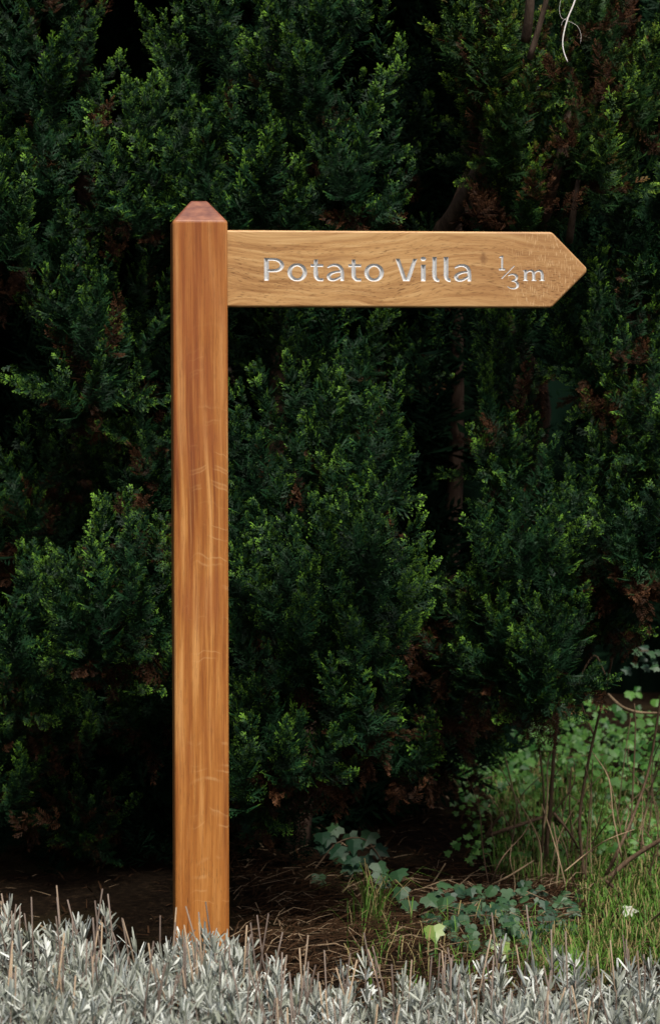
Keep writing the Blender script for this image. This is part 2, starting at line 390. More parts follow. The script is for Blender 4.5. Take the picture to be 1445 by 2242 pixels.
GLYPHS = [
    ('P', [dict(p=[(583.4, 555, 5.3), (583.4, 625, 5.3)], top=565.8, bot=615.7),
           dict(p=sm([(584, 569.3, 3.3), (598, 569.2, 3.3), (608, 571, 3.8), (615, 576.6, 4.7), (616.8, 582.5, 5.0), (613.6, 589, 4.6), (606, 592.8, 3.9), (597, 593.8, 3.7), (584, 593.6, 3.4)]))]),
    ('o', [dict(p=ell(649.5, 596.8, 16.4, 16.2, 5.2, 3.5))]),
    ('t', t_glyph(0)), ('a', a_glyph(0)), ('t', t_glyph(81.8)), ('o', [dict(p=ell(816.1, 596.8, 16.4, 16.2, 5.2, 3.5))]),
    ('V', [dict(p=[(863.6, 557, 4.7), (885.2, 620, 4.7)], top=566, bot=615.7), dict(p=[(908.5, 557, 4.7), (887.2, 620, 4.7)], top=566, bot=615.7)]),
    ('i', [dict(p=[(923.3, 570, 5.4), (923.3, 625, 5.4)], top=578.7, bot=615.7), dict(p=[(922.0, 566.8, 5.0), (924.4, 566.8, 5.0)])]),
    ('l', l_glyph(0)), ('l', l_glyph(25.1)), ('a', a_glyph(277)),
    ('1', [dict(p=[(1095.8, 550, 2.7), (1095.8, 592, 2.7)], top=558, bot=590), dict(p=[(1088, 563.2, 1.7), (1096, 560.4, 2.4)], left=1088.8), dict(p=[(1080, 588.6, 2.7), (1112, 588.6, 2.7)], left=1088.2, right=1102.8)]),
    ('slash', [dict(p=[(1122.2, 581.4, 1.7), (1095.2, 608.4, 1.7)])]),
    ('3', [dict(p=sm([(1109.6, 602.4, 1.4), (1114.5, 599.8, 2.2), (1120.5, 599.3, 2.6), (1126, 601.8, 3.3), (1127.8, 606.4, 3.5), (1125.6, 611, 2.8), (1116.8, 614.2, 1.6)])),
           dict(p=sm([(1116.8, 614, 1.6), (1124.5, 615.2, 2.6), (1129.3, 619.4, 3.5), (1129.8, 624.6, 3.5), (1126.4, 628.8, 2.7), (1120, 630.3, 2.1), (1113.6, 629.2, 1.7), (1108, 626.2, 1.2)]))]),
    ('m', [dict(p=[(c, 580, 3.7), (c, 620, 3.7)], top=tp, bot=613.6) for c, tp in ((1147.2, 589.2), (1165.2, 597), (1183.8, 597))] +
          [dict(p=sm([(1148 + d, 599, 1.6), (1152.6 + d, 593.2, 2.3), (1158.6 + d, 591.4, 2.9), (1163.6 + d, 593.6, 3.4), (1165.4 + d, 600, 3.6)])) for d in (0, 18.4)] +
          [dict(p=[(x0, 612.6, 1.3), (x1, 612.6, 1.3)]) for x0, x1 in ((1142.4, 1152.6), (1160.6, 1171), (1178.4, 1189))] + [dict(p=[(1141.6, 592, 1.2), (1147, 590.4, 1.7)])]),
]
PX = 706.5 / (0.652 - 0.05)        # picture units per metre along the board
def bx(px): return 0.05 + (np.asarray(px) - 498.5) / PX
def bz(py): return ZC - (np.asarray(py) - 589.3) / 1183.0
STEP = 0.00062
tx0, tx1, tz0, tz1 = float(bx(574)), float(bx(1194)), float(bz(637)), float(bz(556))
XG = BXS - 0.0062
gx = np.concatenate([[BX0, 0.06], np.arange(tx0, tx1, STEP), [tx1 + 0.0008, XG]])
gz = np.concatenate([[ZB + BV, ZB + 0.02], np.arange(tz0, tz1, STEP), [ZT - 0.02, ZT - BV]])
GX, GZ = np.meshgrid(gx, gz)
PXg = 498.5 + (GX - 0.05) * PX; PYg = 589.3 - (GZ - ZC) * 1183.0
depth = np.full(GX.shape, -9.0); owner = np.full(GX.shape, -1)
for gi, (nm, strokes) in enumerate(GLYPHS):
    allp = np.array([q for s in strokes for q in s['p']])
    x0, x1 = allp[:, 0].min() - 8, allp[:, 0].max() + 8
    ci = np.where((gx > bx(x0)) & (gx < bx(x1)))[0]; sl = slice(ci[0], ci[-1] + 1)
    px, py = PXg[:, sl], PYg[:, sl]
    dg = np.full(px.shape, -9.0)
    for s in strokes:
        p = s['p']; ds = np.full(px.shape, -9.0)
        for (ax_, ay_, ah), (bx_, by_, bh) in zip(p[:-1], p[1:]):
            dx, dy = bx_ - ax_, by_ - ay_; l2 = dx * dx + dy * dy + 1e-9
            tt = np.clip(((px - ax_) * dx + (py - ay_) * dy) / l2, 0, 1)
            ds = np.maximum(ds, ah + (bh - ah) * tt - np.hypot(px - ax_ - tt * dx, py - ay_ - tt * dy))
        if 'top' in s: ds = np.minimum(ds, py - s['top'])
        if 'bot' in s: ds = np.minimum(ds, s['bot'] - py)
        if 'left' in s: ds = np.minimum(ds, px - s['left'])
        if 'right' in s: ds = np.minimum(ds, s['right'] - px)
        dg = np.maximum(dg, ds)
    better = dg > depth[:, sl]
    depth[:, sl] = np.where(better, dg, depth[:, sl]); owner[:, sl] = np.where(better & (dg > -1.5), gi, owner[:, sl])
depth -= 0.42
Yd = BY + np.clip(depth, 0, None) / 1180.0 * 1.2
VG = np.stack([GX, Yd, GZ], -1).reshape(-1, 3)
nz_, nx_ = GX.shape; idx = np.arange(nx_ * nz_).reshape(nz_, nx_)
Q = np.stack([idx[:-1, :-1], idx[:-1, 1:], idx[1:, 1:], idx[1:, :-1]], -1).reshape(-1, 4)
dm = depth.ravel()[Q].mean(1); ow = owner.ravel()[Q].max(1)
is_let = dm > 0.05
# board mesh = ungrooved part of the front grid + point + edges + back
V = [tuple(p) for lp in loops for p in lp]; F = []
for i in range(len(loops) - 1):
    for k in range(L - 1): F.append([i * L + k, i * L + k + 1, (i + 1) * L + k + 1, (i + 1) * L + k])
F.append([(len(loops) - 1) * L + k for k in range(L)][::-1])
fl = loops[0]; n0 = len(V)
tip = [(XG, BY, ZB + BV)] + [p for p in fl[1:-1]] + [(XG, BY, ZT - BV)]
V += tip; F.append([n0 + k for k in range(len(tip))])
S = Soup(); S.add(V, [f for f in F])
Qb = Q[~is_let]; S.add(VG, np.concatenate([Qb[:, [0, 1, 2]], Qb[:, [0, 2, 3]]]).astype(np.int32))
board = S.build('finger_board', M['oak'], sign)
board['label'] = 'pale oak finger board with a pointed right end'
for gi, (nm, _) in enumerate(GLYPHS):
    q = Q[is_let & (ow == gi)]
    u, inv = np.unique(q, return_inverse=True)
    o = mesh_obj('carved_letter' if nm not in ('1', '3', 'slash') else ('carved_stroke' if nm == 'slash' else 'carved_numeral'), VG[u], inv.reshape(-1, 4), M['paint'], board)

# ------------------------------------------------------------------ conifers: spray > plume templates
def frond(length, nlat, fingers, wid, r):
    """flat fern-like spray along +x, normal +z; returns V, F, tip"""
    V = []; F = []; T = []
    def kite(b, d, l, w, t0, t1):
        n = len(V); s = np.array([-d[1], d[0], 0])
        m = b + d * l * 0.55
        V.extend([b, m + s * w / 2, b + d * l, m - s * w / 2]); T.extend([t0, (t0 + t1) / 2, t1, (t0 + t1) / 2])
        F.extend([(n, n + 1, n + 2), (n, n + 2, n + 3)])
    def tri(b, d, l, w, t0, t1):
        n = len(V); s = np.array([-d[1], d[0], 0])
        V.extend([b + s * w * 0.5, b + d * l, b - s * w * 0.5]); T.extend([t0, t1, t0]); F.append((n, n + 1, n + 2))
    kite(np.zeros(3), np.array([1., 0, 0]), length, wid * 0.9, 0, 0.9)
    for i in range(nlat):
        f = (i + 0.7) / (nlat + 0.3); side = 1 if i % 2 else -1
        a = side * math.radians(r.uniform(36, 56)); d = np.array([math.cos(a), math.sin(a), r.uniform(-0.15, 0.15)])
        l = length * (0.46 * (1 - f) ** 0.75 + 0.10) * r.uniform(0.8, 1.2) * (0.55 + 0.45 * min(1, f * 5))
        b = np.array([length * f * 0.94, 0, 0])
        (tri if fingers else kite)(b, d, l, wid, 0.15 + 0.3 * f, 0.45 + 0.5 * f + 0.1)
        if fingers:
            nf = 4 if l > length * 0.25 else 2
            for j in range(nf):
                g = (j + 0.9) / (nf + 0.7); sd = 1 if j % 2 else -1
                a2 = a + sd * math.radians(r.uniform(32, 48)); d2 = np.array([math.cos(a2), math.sin(a2), 0])
                tri(b + d * l * g, d2, l * 0.42 * (1.15 - g * 0.6), wid * 0.95, 0.3 + 0.3 * f + .1 * g, 0.55 + 0.45 * max(f, g))
    V = np.array(V); x = V[:, 0]
    V[:, 2] += 0.30 * x * x / length - 0.10 * x - np.abs(V[:, 1]) * 0.25
    return V, np.array(F, np.int32), np.array(T)

def plume(L, nfr, fingers, wid, r, l0=0.062, l1=0.026, dens=1.0):
    """upright shoot: sprays spiralling round an axis along +z, lower ones lying flat, upper ones rising"""
    V = []; F = []; C = []; n = 0
    ph = r.uniform(0, 6.28)
    bend = r.normal(0, 0.12, 2)
    for i in range(nfr):
        f = (i + 0.5) / nfr; az = ph + i * 2.39996 + r.uniform(-0.4, 0.4)
        el = math.radians(20 + 38 * f + r.uniform(-16, 16))
        d = np.array([math.cos(az) * math.cos(el), math.sin(az) * math.cos(el), math.sin(el)])
        l = (l0 * (1 - f) ** 0.7 + l1) * r.uniform(0.7, 1.25)
        fv, ff, ft = frond(l, int((5 + 4 * l / l0) * dens), fingers, wid, r)
        up = np.array([0, 0, 1.0]); s = unit(np.cross(up, d)); nn = np.cross(d, s)
        roll = r.uniform(-0.6, 0.6); s, nn = s * math.cos(roll) + nn * math.sin(roll), nn * math.cos(roll) - s * math.sin(roll)
        R = np.stack([d, s, nn])
        base = np.array([bend[0] * L * f * f, bend[1] * L * f * f, L * f]) + r.normal(0, 0.003, 3)
        V.append(fv @ R + base); F.append(ff + n); n += len(fv)
        c = np.zeros((len(fv), 3)); c[:, 0] = np.clip(ft * (0.72 + 0.42 * f), 0, 1); c[:, 1] = r.uniform(0, 1); C.append(c)
    return np.concatenate(V).astype(np.float32), np.concatenate(F), np.concatenate(C).astype(np.float32)

rr = np.random.default_rng(5)
FINE = [plume(0.20, 36, True, 0.0032, rr, 0.036, 0.017, 0.8) for _ in range(9)]
MIDP = [plume(0.18, 24, False, 0.0048, rr, 0.050, 0.022, 0.85) for _ in range(5)]
COARSE = [plume(0.20, 12, False, 0.012, rr, 0.13, 0.05) for _ in range(4)]

def rot_to(axis, spin):
    z = unit(axis); h = np.array([1, 0, 0]) if abs(z[0]) < 0.9 else np.array([0, 1, 0])
    x = unit(np.cross(h, z)); y = np.cross(z, x)
    x2 = x * math.cos(spin) + y * math.sin(spin); y2 = -x * math.sin(spin) + y * math.cos(spin)
    return np.stack([x2, y2, z])

def put(soup, tpl, pos, axis, scale, r, amt=1.0):
    V, F, C = tpl
    C2 = C.copy(); C2[:, 2] = r.uniform(0, 1); C2[:, 0] *= amt * min(1.08, r.uniform(0.76, 1.2))
    soup.add(V @ rot_to(axis, r.uniform(0, 6.28)) * scale + pos, F, C2)

def conifer(name_label, base, lobes, mat, trunk_pts, limbs=(), dead_frac=0.06, skirt=0, patches=()):
    """lobes: (px, py, D, rx, ry, rdepth m, fine n, mid n)"""
    root = empty('conifer_tree', base); tag(root, name_label, 'tree', 'conifers of the hedge')
    r = np.random.default_rng(abs(hash(name_label)) % 1000 if False else sum(map(ord, name_label)))
    live = Soup(); dead = Soup(); B = np.array(base)
    for (px, py, D, rx, ry, rd, nf, nm) in lobes:
        c = at(px, py, D); k = D / F_PX; a, b = rx * k, ry * k
        off = px < -40 or px > 1480 or py < -60
        nf, nm = (0, int(nf * 2.2 + nm * 1.6)) if off else (int(nf * 2.6), int(nm * 1.2)); a *= 1.16; b *= 1.08
        for i in range(nf + nm):
            fine = i < nf
            while True:
                n = unit(r.normal(0, 1, 3))
                if n[1] < 0.35 or not fine: break
            rad = r.uniform(0.72, 1.0) if fine else r.uniform(0.2, 0.75)
            p = c + n * np.array([a, rd, b]) * rad
            ax = unit(np.array([0, 0, 1.0]) + n * np.array([0.5, 0.55, 0.2]) + r.normal(0, 0.17, 3))
            if n[2] < -0.45: ax = unit(ax + np.array([0, 0, -0.5]) + n * 0.5)
            s = r.uniform(0.5, 1.15)
            p = p - ax * 0.10 * s
            isdead = r.uniform() < (dead_frac if fine else dead_frac * 2.5)
            if n[2] < -0.6 and r.uniform() < 0.55: isdead = True
            tp = FINE if fine else MIDP
            put(dead if isdead else live, tp[r.integers(len(tp))], p - B, ax, s * (0.8 if isdead else 1), r)
        # drooping dead fringe under the lobe
        for i in range(int(skirt)):
            an = r.uniform(0, 6.28); q = r.uniform(0.2, 0.95)
            p = c + np.array([math.cos(an) * a * q, math.sin(an) * rd * q, -b * math.sqrt(max(0, 1 - q * q)) * 0.95])
            put(dead, MIDP[r.integers(len(MIDP))], p - B, unit(np.array([0, 0, -1.0]) + r.normal(0, 0.35, 3)), r.uniform(0.25, 0.5), r)
    for (px, py, D, rx, ry, n) in patches:
        c = at(px, py, D); k = D / F_PX
        for i in range(n):
            p = c + np.array([0, .05, 0]) + r.normal(0, .75, 3) * np.array([rx * k, .06, ry * k])
            put(dead, MIDP[r.integers(len(MIDP))], p - B, unit(np.array([0, -.3, .8]) + r.normal(0, .5, 3)), r.uniform(.2, .48), r)
    live.build('crown', mat, root)['kind'] = 'stuff'
    if dead.n:
        d = dead.build('dead_foliage', M['dead'], root); d['kind'] = 'stuff'; d['label'] = 'rusty brown dead sprays inside the crown'
    tp = smooth_path([np.array(q) - B for q in trunk_pts]); tv, tf = tube(tp, np.linspace(0.036, 0.012, len(tp)), 9)
    tr = mesh_obj('trunk', tv, tf, M['bark'], root, smooth=True)
    for pts, r0, r1 in limbs:
        lp = smooth_path([np.array(q) - B for q in pts]); lv, lf = tube(lp, np.linspace(r0, r1, len(lp)), 7)
        mesh_obj('branch', lv, lf, M['bark_grey'], root, smooth=True)
    return root

def gpt(px, D, dz=-0.05):
    p = at(px, 1000, D); return np.array([p[0], D, dz])

def trunk_up(px0, px1, D, z1, lean=0.0):
    a = gpt(px0, D + 0.6); b = at(px1, 1000, D + 0.6); b[2] = z1
    m = (a + b) / 2 + np.array([0.04, 0.05, 0])
    return [a, m, b]

conifer('dense dark conifer filling the left edge behind the lavender', gpt(120, 6.1, 0),
        [(90, 190, 5.75, 120, 230, .22, 16, 10), (330, 400, 5.6, 120, 170, .20, 14, 8), (60, 480, 5.6, 130, 170, .2, 12, 8), (210, 760, 5.55, 130, 190, .2, 15, 10), (330, 820, 5.7, 90, 260, .2, 10, 8),
         (60, 1130, 5.75, 120, 190, .2, 9, 8), (250, 1330, 5.3, 130, 170, .2, 17, 10), (60, 1420, 5.55, 120, 150, .2, 10, 8), (150, 1000, 5.85, 120, 120, .15, 5, 8), (330, 1090, 5.6, 60, 150, .15, 7, 6), (380, 1420, 5.6, 70, 140, .15, 7, 6), (140, 1580, 5.7, 150, 70, .15, 4, 6), (30, 1680, 5.6, 70, 110, .15, 4, 6), (180, 1790, 5.7, 60, 70, .1, 4, 3), (300, 1560, 5.7, 110, 80, .12, 5, 6), (-160, 900, 5.7, 160, 700, .3, 10, 22), (100, -190, 5.8, 300, 230, .3, 6, 14)],
        M['cypress'], trunk_up(120, 180, 5.9, 2.6), dead_frac=0.015, skirt=3, patches=[(130, 30, 5.6, 60, 40, 8), (300, 1150, 5.45, 50, 90, 16), (90, 1130, 5.6, 70, 60, 12), (60, 1680, 5.45, 60, 90, 18), (190, 1800, 5.6, 40, 50, 8), (215, 270, 5.6, 15, 40, 3), (20, 640, 5.6, 30, 30, 4)])
conifer('tall bluish green conifer behind the post top and the board', gpt(560, 6.2, 0),
        [(500, 170, 5.75, 140, 220, .2, 17, 10), (720, 160, 5.55, 130, 230, .2, 18, 10), (560, 420, 5.5, 150, 130, .2, 14, 8), (780, 400, 5.45, 95, 130, .18, 10, 6), (440, 560, 5.8, 90, 200, .2, 8, 8), (650, 720, 6.1, 180, 150, .2, 8, 12), (890, 760, 6.55, 130, 150, .12, 0, 14), (960, 560, 6.5, 80, 120, .12, 0, 8), (900, 300, 6.5, 70, 250, .12, 0, 10), (600, -200, 5.8, 300, 230, .3, 6, 14)],
        M['cypress'], trunk_up(560, 600, 6.0, 2.7), dead_frac=0.01, patches=[(590, 190, 5.5, 30, 40, 4), (250, 545, 5.5, 15, 25, 3)])
conifer('rounded conifer bush bulging out below the board', gpt(660, 5.9, 0),
        [(620, 1030, 5.45, 120, 190, .2, 14, 8), (795, 1010, 5.35, 95, 160, .2, 12, 8), (640, 1350, 5.2, 130, 230, .2, 18, 10), (800, 1320, 5.15, 90, 230, .2, 16, 8), (640, 1620, 5.15, 150, 120, .2, 15, 8), (560, 1690, 5.3, 80, 130, .2, 6, 8), (780, 1500, 5.15, 90, 140, .2, 9, 6), (930, 1330, 5.75, 60, 90, .12, 4, 4), (880, 1640, 5.65, 80, 70, .12, 1, 7), (540, 1200, 5.4, 70, 200, .15, 9, 6), (700, 880, 5.75, 110, 90, .15, 7, 6), (720, 1180, 5.25, 110, 120, .15, 8, 4)],
        M['cypress'], trunk_up(640, 650, 5.4, 0.95), dead_frac=0.015, skirt=5, patches=[(700, 1740, 5.15, 130, 35, 24), (540, 1800, 5.3, 60, 60, 14)])
conifer('conifer right of centre sweeping down to the ivy bank', gpt(1080, 6.3, 0),
        [(1110, 960, 5.7, 75, 170, .2, 10, 7), (1150, 1180, 5.5, 130, 170, .2, 15, 8), (1100, 1400, 5.5, 120, 130, .2, 12, 8), (1190, 1450, 5.45, 85, 120, .2, 11, 6), (980, 1480, 5.9, 80, 130, .15, 5, 8), (1100, 760, 6.0, 110, 130, .15, 6, 8), (1010, 1600, 6.1, 150, 90, .15, 0, 10)],
        M['cypress'], trunk_up(930, 1000, 6.4, 1.6), dead_frac=0.02, skirt=7, patches=[(1100, 985, 5.5, 25, 30, 4), (1060, 1570, 5.7, 130, 40, 24), (1100, 1000, 5.6, 30, 30, 3)])
brn = [([at(955, 525, 5.6), at(1010, 440, 5.5), at(1060, 340, 5.4), at(1090, 240, 5.35)], 0.020, 0.010),
       ([at(1180, 520, 5.5), at(1215, 390, 5.38), at(1240, 270, 5.36), at(1252, 150, 5.45)], 0.014, 0.007),
       ([at(1245, 530, 5.38), at(1258, 440, 5.33), at(1272, 350, 5.4)], 0.009, 0.004),
       ([at(1150, 90, 5.2), at(1158, 30, 5.17), at(1163, -60, 5.15)], 0.011, 0.009),
       ([at(1158, 130, 5.2), at(1185, 40, 5.18), at(1205, -40, 5.16)], 0.007, 0.005),
       ([at(1010, 320, 5.5), at(1040, 350, 5.5), at(1075, 375, 5.55)], 0.004, 0.003)]
conifer('sunlit browning conifer at the upper right with bare branches showing', gpt(1000, 6.4, 0),
        [(1090, 110, 5.4, 90, 120, .18, 13, 6), (1110, 280, 5.4, 90, 130, .18, 12, 6), (1130, 430, 5.45, 110, 90, .18, 10, 6), (1300, 130, 5.45, 100, 150, .18, 13, 6), (1290, 310, 5.4, 70, 120, .18, 9, 4), (1230, -120, 5.6, 260, 160, .3, 6, 12), (1380, 230, 5.5, 50, 130, .15, 7, 4)],
        M['cypress_fresh'], [gpt(960, 7.1), at(1170, 1000, 6.7), at(1130, 760, 6.4), at(975, 540, 5.85), at(1005, 450, 5.75), at(1120, 150, 5.7), at(1150, -100, 5.7)], brn, dead_frac=0.05, patches=[(1200, 190, 5.28, 45, 60, 13), (1340, 40, 5.28, 50, 40, 9), (1090, 470, 5.3, 60, 25, 12), (1180, 430, 5.25, 25, 25, 9), (1320, 250, 5.25, 40, 50, 14), (1240, 320, 5.25, 20, 60, 9), (1080, 200, 5.28, 20, 40, 6)])
conifer('conifer cut by the right edge with rusty patches', gpt(1420, 6.6, 0),
        [(1410, 520, 5.7, 70, 180, .2, 11, 8), (1330, 740, 5.65, 90, 150, .2, 13, 8), (1420, 900, 5.6, 80, 180, .2, 12, 8), (1330, 1060, 5.6, 80, 140, .2, 9, 6), (1400, 1180, 5.5, 110, 130, .2, 13, 8), (1330, 1330, 5.55, 80, 60, .12, 5, 4), (1510, 760, 5.9, 60, 380, .2, 5, 12), (1490, 100, 5.9, 80, 300, .2, 6, 10)],
        M['cypress'], [gpt(1520, 6.5), at(1520, 1200, 6.3), at(1480, 600, 6.0), at(1450, -100, 5.9)], dead_frac=0.02, skirt=5, patches=[(1340, 900, 5.45, 45, 80, 20), (1360, 1290, 5.45, 70, 50, 18), (1415, 700, 5.55, 20, 60, 5), (1435, 300, 5.6, 15, 40, 4)])

# added shell of shade-coloured rows blocking sky light: a mass nobody could count
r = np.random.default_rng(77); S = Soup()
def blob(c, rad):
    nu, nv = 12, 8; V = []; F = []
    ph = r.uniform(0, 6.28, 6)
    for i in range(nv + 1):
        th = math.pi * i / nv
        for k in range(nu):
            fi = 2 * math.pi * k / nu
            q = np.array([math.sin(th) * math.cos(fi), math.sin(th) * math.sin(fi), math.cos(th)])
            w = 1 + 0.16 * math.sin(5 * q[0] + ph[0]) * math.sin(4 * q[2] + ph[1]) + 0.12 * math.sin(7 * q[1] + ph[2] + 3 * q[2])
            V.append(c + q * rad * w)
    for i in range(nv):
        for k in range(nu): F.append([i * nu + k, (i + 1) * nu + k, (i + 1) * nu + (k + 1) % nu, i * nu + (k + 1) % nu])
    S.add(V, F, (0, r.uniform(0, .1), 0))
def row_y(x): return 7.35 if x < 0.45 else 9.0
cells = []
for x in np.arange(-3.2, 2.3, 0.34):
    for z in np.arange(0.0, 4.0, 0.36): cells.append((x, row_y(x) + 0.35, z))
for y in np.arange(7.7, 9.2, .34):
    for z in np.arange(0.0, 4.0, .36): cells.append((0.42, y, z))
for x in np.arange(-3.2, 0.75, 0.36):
    for y in np.arange(5.7, 7.6, .36): cells.append((x, y, 2.95))  # unseen roof of lumps, added to keep sun out of the gaps
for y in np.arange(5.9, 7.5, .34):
    for z in np.arange(0.0, 3.5, .36): cells.append((-2.3, y, z))  # unseen side wall closing the added shell
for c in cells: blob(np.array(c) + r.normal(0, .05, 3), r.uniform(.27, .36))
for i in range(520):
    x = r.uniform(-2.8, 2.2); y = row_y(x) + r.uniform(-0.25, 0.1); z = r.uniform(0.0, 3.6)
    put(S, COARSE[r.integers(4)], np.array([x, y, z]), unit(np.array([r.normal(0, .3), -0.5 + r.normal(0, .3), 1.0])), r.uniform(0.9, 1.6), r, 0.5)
for i in range(230):     # shade-coloured growth added to black out the space under the front trees
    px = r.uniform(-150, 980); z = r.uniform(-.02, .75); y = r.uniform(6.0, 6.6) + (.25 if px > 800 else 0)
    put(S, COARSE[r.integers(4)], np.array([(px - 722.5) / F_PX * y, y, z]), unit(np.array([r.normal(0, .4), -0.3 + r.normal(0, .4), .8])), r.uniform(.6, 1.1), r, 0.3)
for i in range(120):     # low shade-coloured sprays hanging to the ground, blacking out under the left trees
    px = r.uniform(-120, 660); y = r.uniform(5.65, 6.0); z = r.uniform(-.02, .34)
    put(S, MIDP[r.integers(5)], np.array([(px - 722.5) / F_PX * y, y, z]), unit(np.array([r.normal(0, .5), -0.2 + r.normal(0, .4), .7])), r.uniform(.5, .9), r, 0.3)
for i in range(140):     # shade-coloured growth deep between the front trees
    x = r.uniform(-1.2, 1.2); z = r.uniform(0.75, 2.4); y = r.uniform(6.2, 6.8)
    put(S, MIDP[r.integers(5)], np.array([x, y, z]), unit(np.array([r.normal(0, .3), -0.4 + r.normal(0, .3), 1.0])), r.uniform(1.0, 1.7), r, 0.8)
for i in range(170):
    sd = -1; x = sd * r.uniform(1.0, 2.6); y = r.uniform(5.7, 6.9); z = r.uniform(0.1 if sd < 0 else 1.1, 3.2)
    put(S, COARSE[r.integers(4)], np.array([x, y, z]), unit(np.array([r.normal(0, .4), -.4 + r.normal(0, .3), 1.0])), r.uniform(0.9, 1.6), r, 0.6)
tag(S.build('shade_thicket', M['shade_foliage']), 'shade coloured evergreen mass behind the front conifers with an added light blocking roof', 'thicket', kind='stuff')

# ------------------------------------------------------------------ forest floor: litter, twigs, grass
r = np.random.default_rng(8); S = Soup()
for i in range(7500):
    D = r.uniform(4.5, 7.2); px = r.uniform(-60, 1500)
    if px < 390 and r.uniform() < .75: continue
    x = (px - 722.5) / F_PX * D
    z = ground_z(x, D) + r.uniform(0.001, 0.012); l = r.uniform(0.012, 0.06); a = r.uniform(0, 6.28); w = r.uniform(0.0008, 0.0028)
    d = np.array([math.cos(a), math.sin(a), r.uniform(-0.05, 0.35)]); s = np.array([-d[1], d[0], 0]) * w
    p = np.array([x, D, z]); m = p + d * l * .5 + np.array([0, 0, l * r.uniform(0, .15)])
    g = r.uniform(); tp = 1.0 if r.uniform() < 0.10 else r.uniform(0, .3)
    S.add([p - s, p + s, m + s, m - s, p + d * l + s * .4, p + d * l - s * .4], [[0, 1, 2, 3], [3, 2, 4, 5]], (tp, g, 0))
for i in range(2600):    # longer dry stems and needles in front of the bush
    D = r.uniform(4.55, 5.8); px = r.uniform(500, 1250); x = (px - 722.5) / F_PX * D; l = r.uniform(.025, .11); a = r.normal(0, .9); w = r.uniform(.0005, .0013)
    d = np.array([math.cos(a), math.sin(a), r.uniform(-.05, .25)]); sd = np.array([-d[1], d[0], 0.4]) * w; p = np.array([x, D, ground_z(x, D) + r.uniform(.002, .02)])
    m = p + d * l * .5 + np.array([0, 0, l * r.uniform(0, .2)])
    S.add([p - sd, p + sd, m + sd, m - sd, p + d * l + sd * .4, p + d * l - sd * .4], [[0, 1, 2, 3], [3, 2, 4, 5]], (1.0 if r.uniform() < .14 else r.uniform(0, .5), r.uniform(), 0))
tag(S.build('leaf_litter', M['litter']), 'brown needle and twig litter strewn under the hedge', 'litter', kind='stuff')

def blades(n, region, hmin, hmax, seed, S):
    r = np.random.default_rng(seed)
    for i in range(n):
        px, D = region(r); x = (px - 722.5) / F_PX * D; p = np.array([x, D, ground_z(x, D)])
        h = r.uniform(hmin, hmax); a = r.uniform(0, 6.28); lean = r.uniform(0.15, 0.9)
        o = np.array([math.cos(a), math.sin(a), 0]); s = np.array([-o[1], o[0], 0]) * r.uniform(0.0007, 0.0015)
        P = [p, p + o * h * lean * .25 + np.array([0, 0, h * .5]), p + o * h * lean * .65 + np.array([0, 0, h * .82]), p + o * h * lean * 1.15 + np.array([0, 0, h * (.9 - lean * .25)])]
        W = [1, 1, .7, .1]; V = []
        for q, w in zip(P, W): V += [q - s * w, q + s * w]
        S.add(V, [[0, 1, 3, 2], [2, 3, 5, 4], [4, 5, 7, 6]], (1.0 if r.uniform() < .3 else r.uniform(0, .4), r.uniform(), 0))
S = Soup()
blades(5200, lambda r: (r.uniform(1290, 1500) + r.normal(0, 25), r.uniform(4.9, 6.9)), .012, .055, 1, S)
blades(1900, lambda r: (r.uniform(1080, 1330), r.uniform(5.7, 7.2)), .03, .08, 2, S)
blades(700, lambda r: (r.uniform(1180, 1330) + r.normal(0, 20), r.uniform(4.65, 5.15)), .03, .09, 3, S)
blades(320, lambda r: (r.uniform(760, 1180), r.uniform(4.6, 5.3)), .03, .075, 4, S)
tag(S.build('grass', M['grass']), 'short green grass growing on the right beside the hedge', 'grass', kind='stuff')
S = Soup(); blades(60, lambda r: (815 + r.normal(0, 14), 5.25 + r.normal(0, .03)), .07, .17, 6, S)
tag(S.build('grass_tuft', M['grass']), 'lone tuft of long arching grass blades in the brown litter', 'grass tuft', kind='stuff')

# ------------------------------------------------------------------ ivy
def ivy_mesh(kind):
    if kind == 'lobed': prof = [(0, 0), (.28, -.12), (.55, .05), (.40, .28), (.52, .55), (.25, .58), (0, 1.0)]
    else: prof = [(0, .06), (.22, -.06), (.46, .08), (.52, .36), (.40, .64), (.20, .84), (0, .92)]
    V = [(x, y, -abs(x) * .25 + .10 * y * (1 - y)) for x, y in prof] + [(-x, y, -abs(x) * .25 + .10 * y * (1 - y)) for x, y in prof[1:-1]] + [(0, .4, .04)]
    ring = list(range(7)) + list(range(11, 6, -1)); c = 12
    F = [[c, ring[i], ring[(i + 1) % 12]] for i in range(12)]
    return np.array(V), F
IVY = {}
for kind in ('lobed', 'round'):
    for mn in ('ivy', 'ivy_bright', 'lime_leaf', 'pale_leaf'):
        for q in range(3):
            V, F = ivy_mesh(kind); me = bpy.data.meshes.new('leaf'); me.from_pydata([tuple(v) for v in V], [], F)
            a = me.attributes.new('leaf', 'FLOAT_COLOR', 'POINT')
            cc = np.ones((len(V), 4), np.float32); cc[:, 0] = 0.15 + .3 * (np.abs(V[:, 0]) < .01); cc[:, 1] = q / 2.0; cc[:, 2] = q / 3.0
            a.data.foreach_set('color', cc.ravel()); me.materials.append(M[mn]); IVY[kind, mn, q] = me
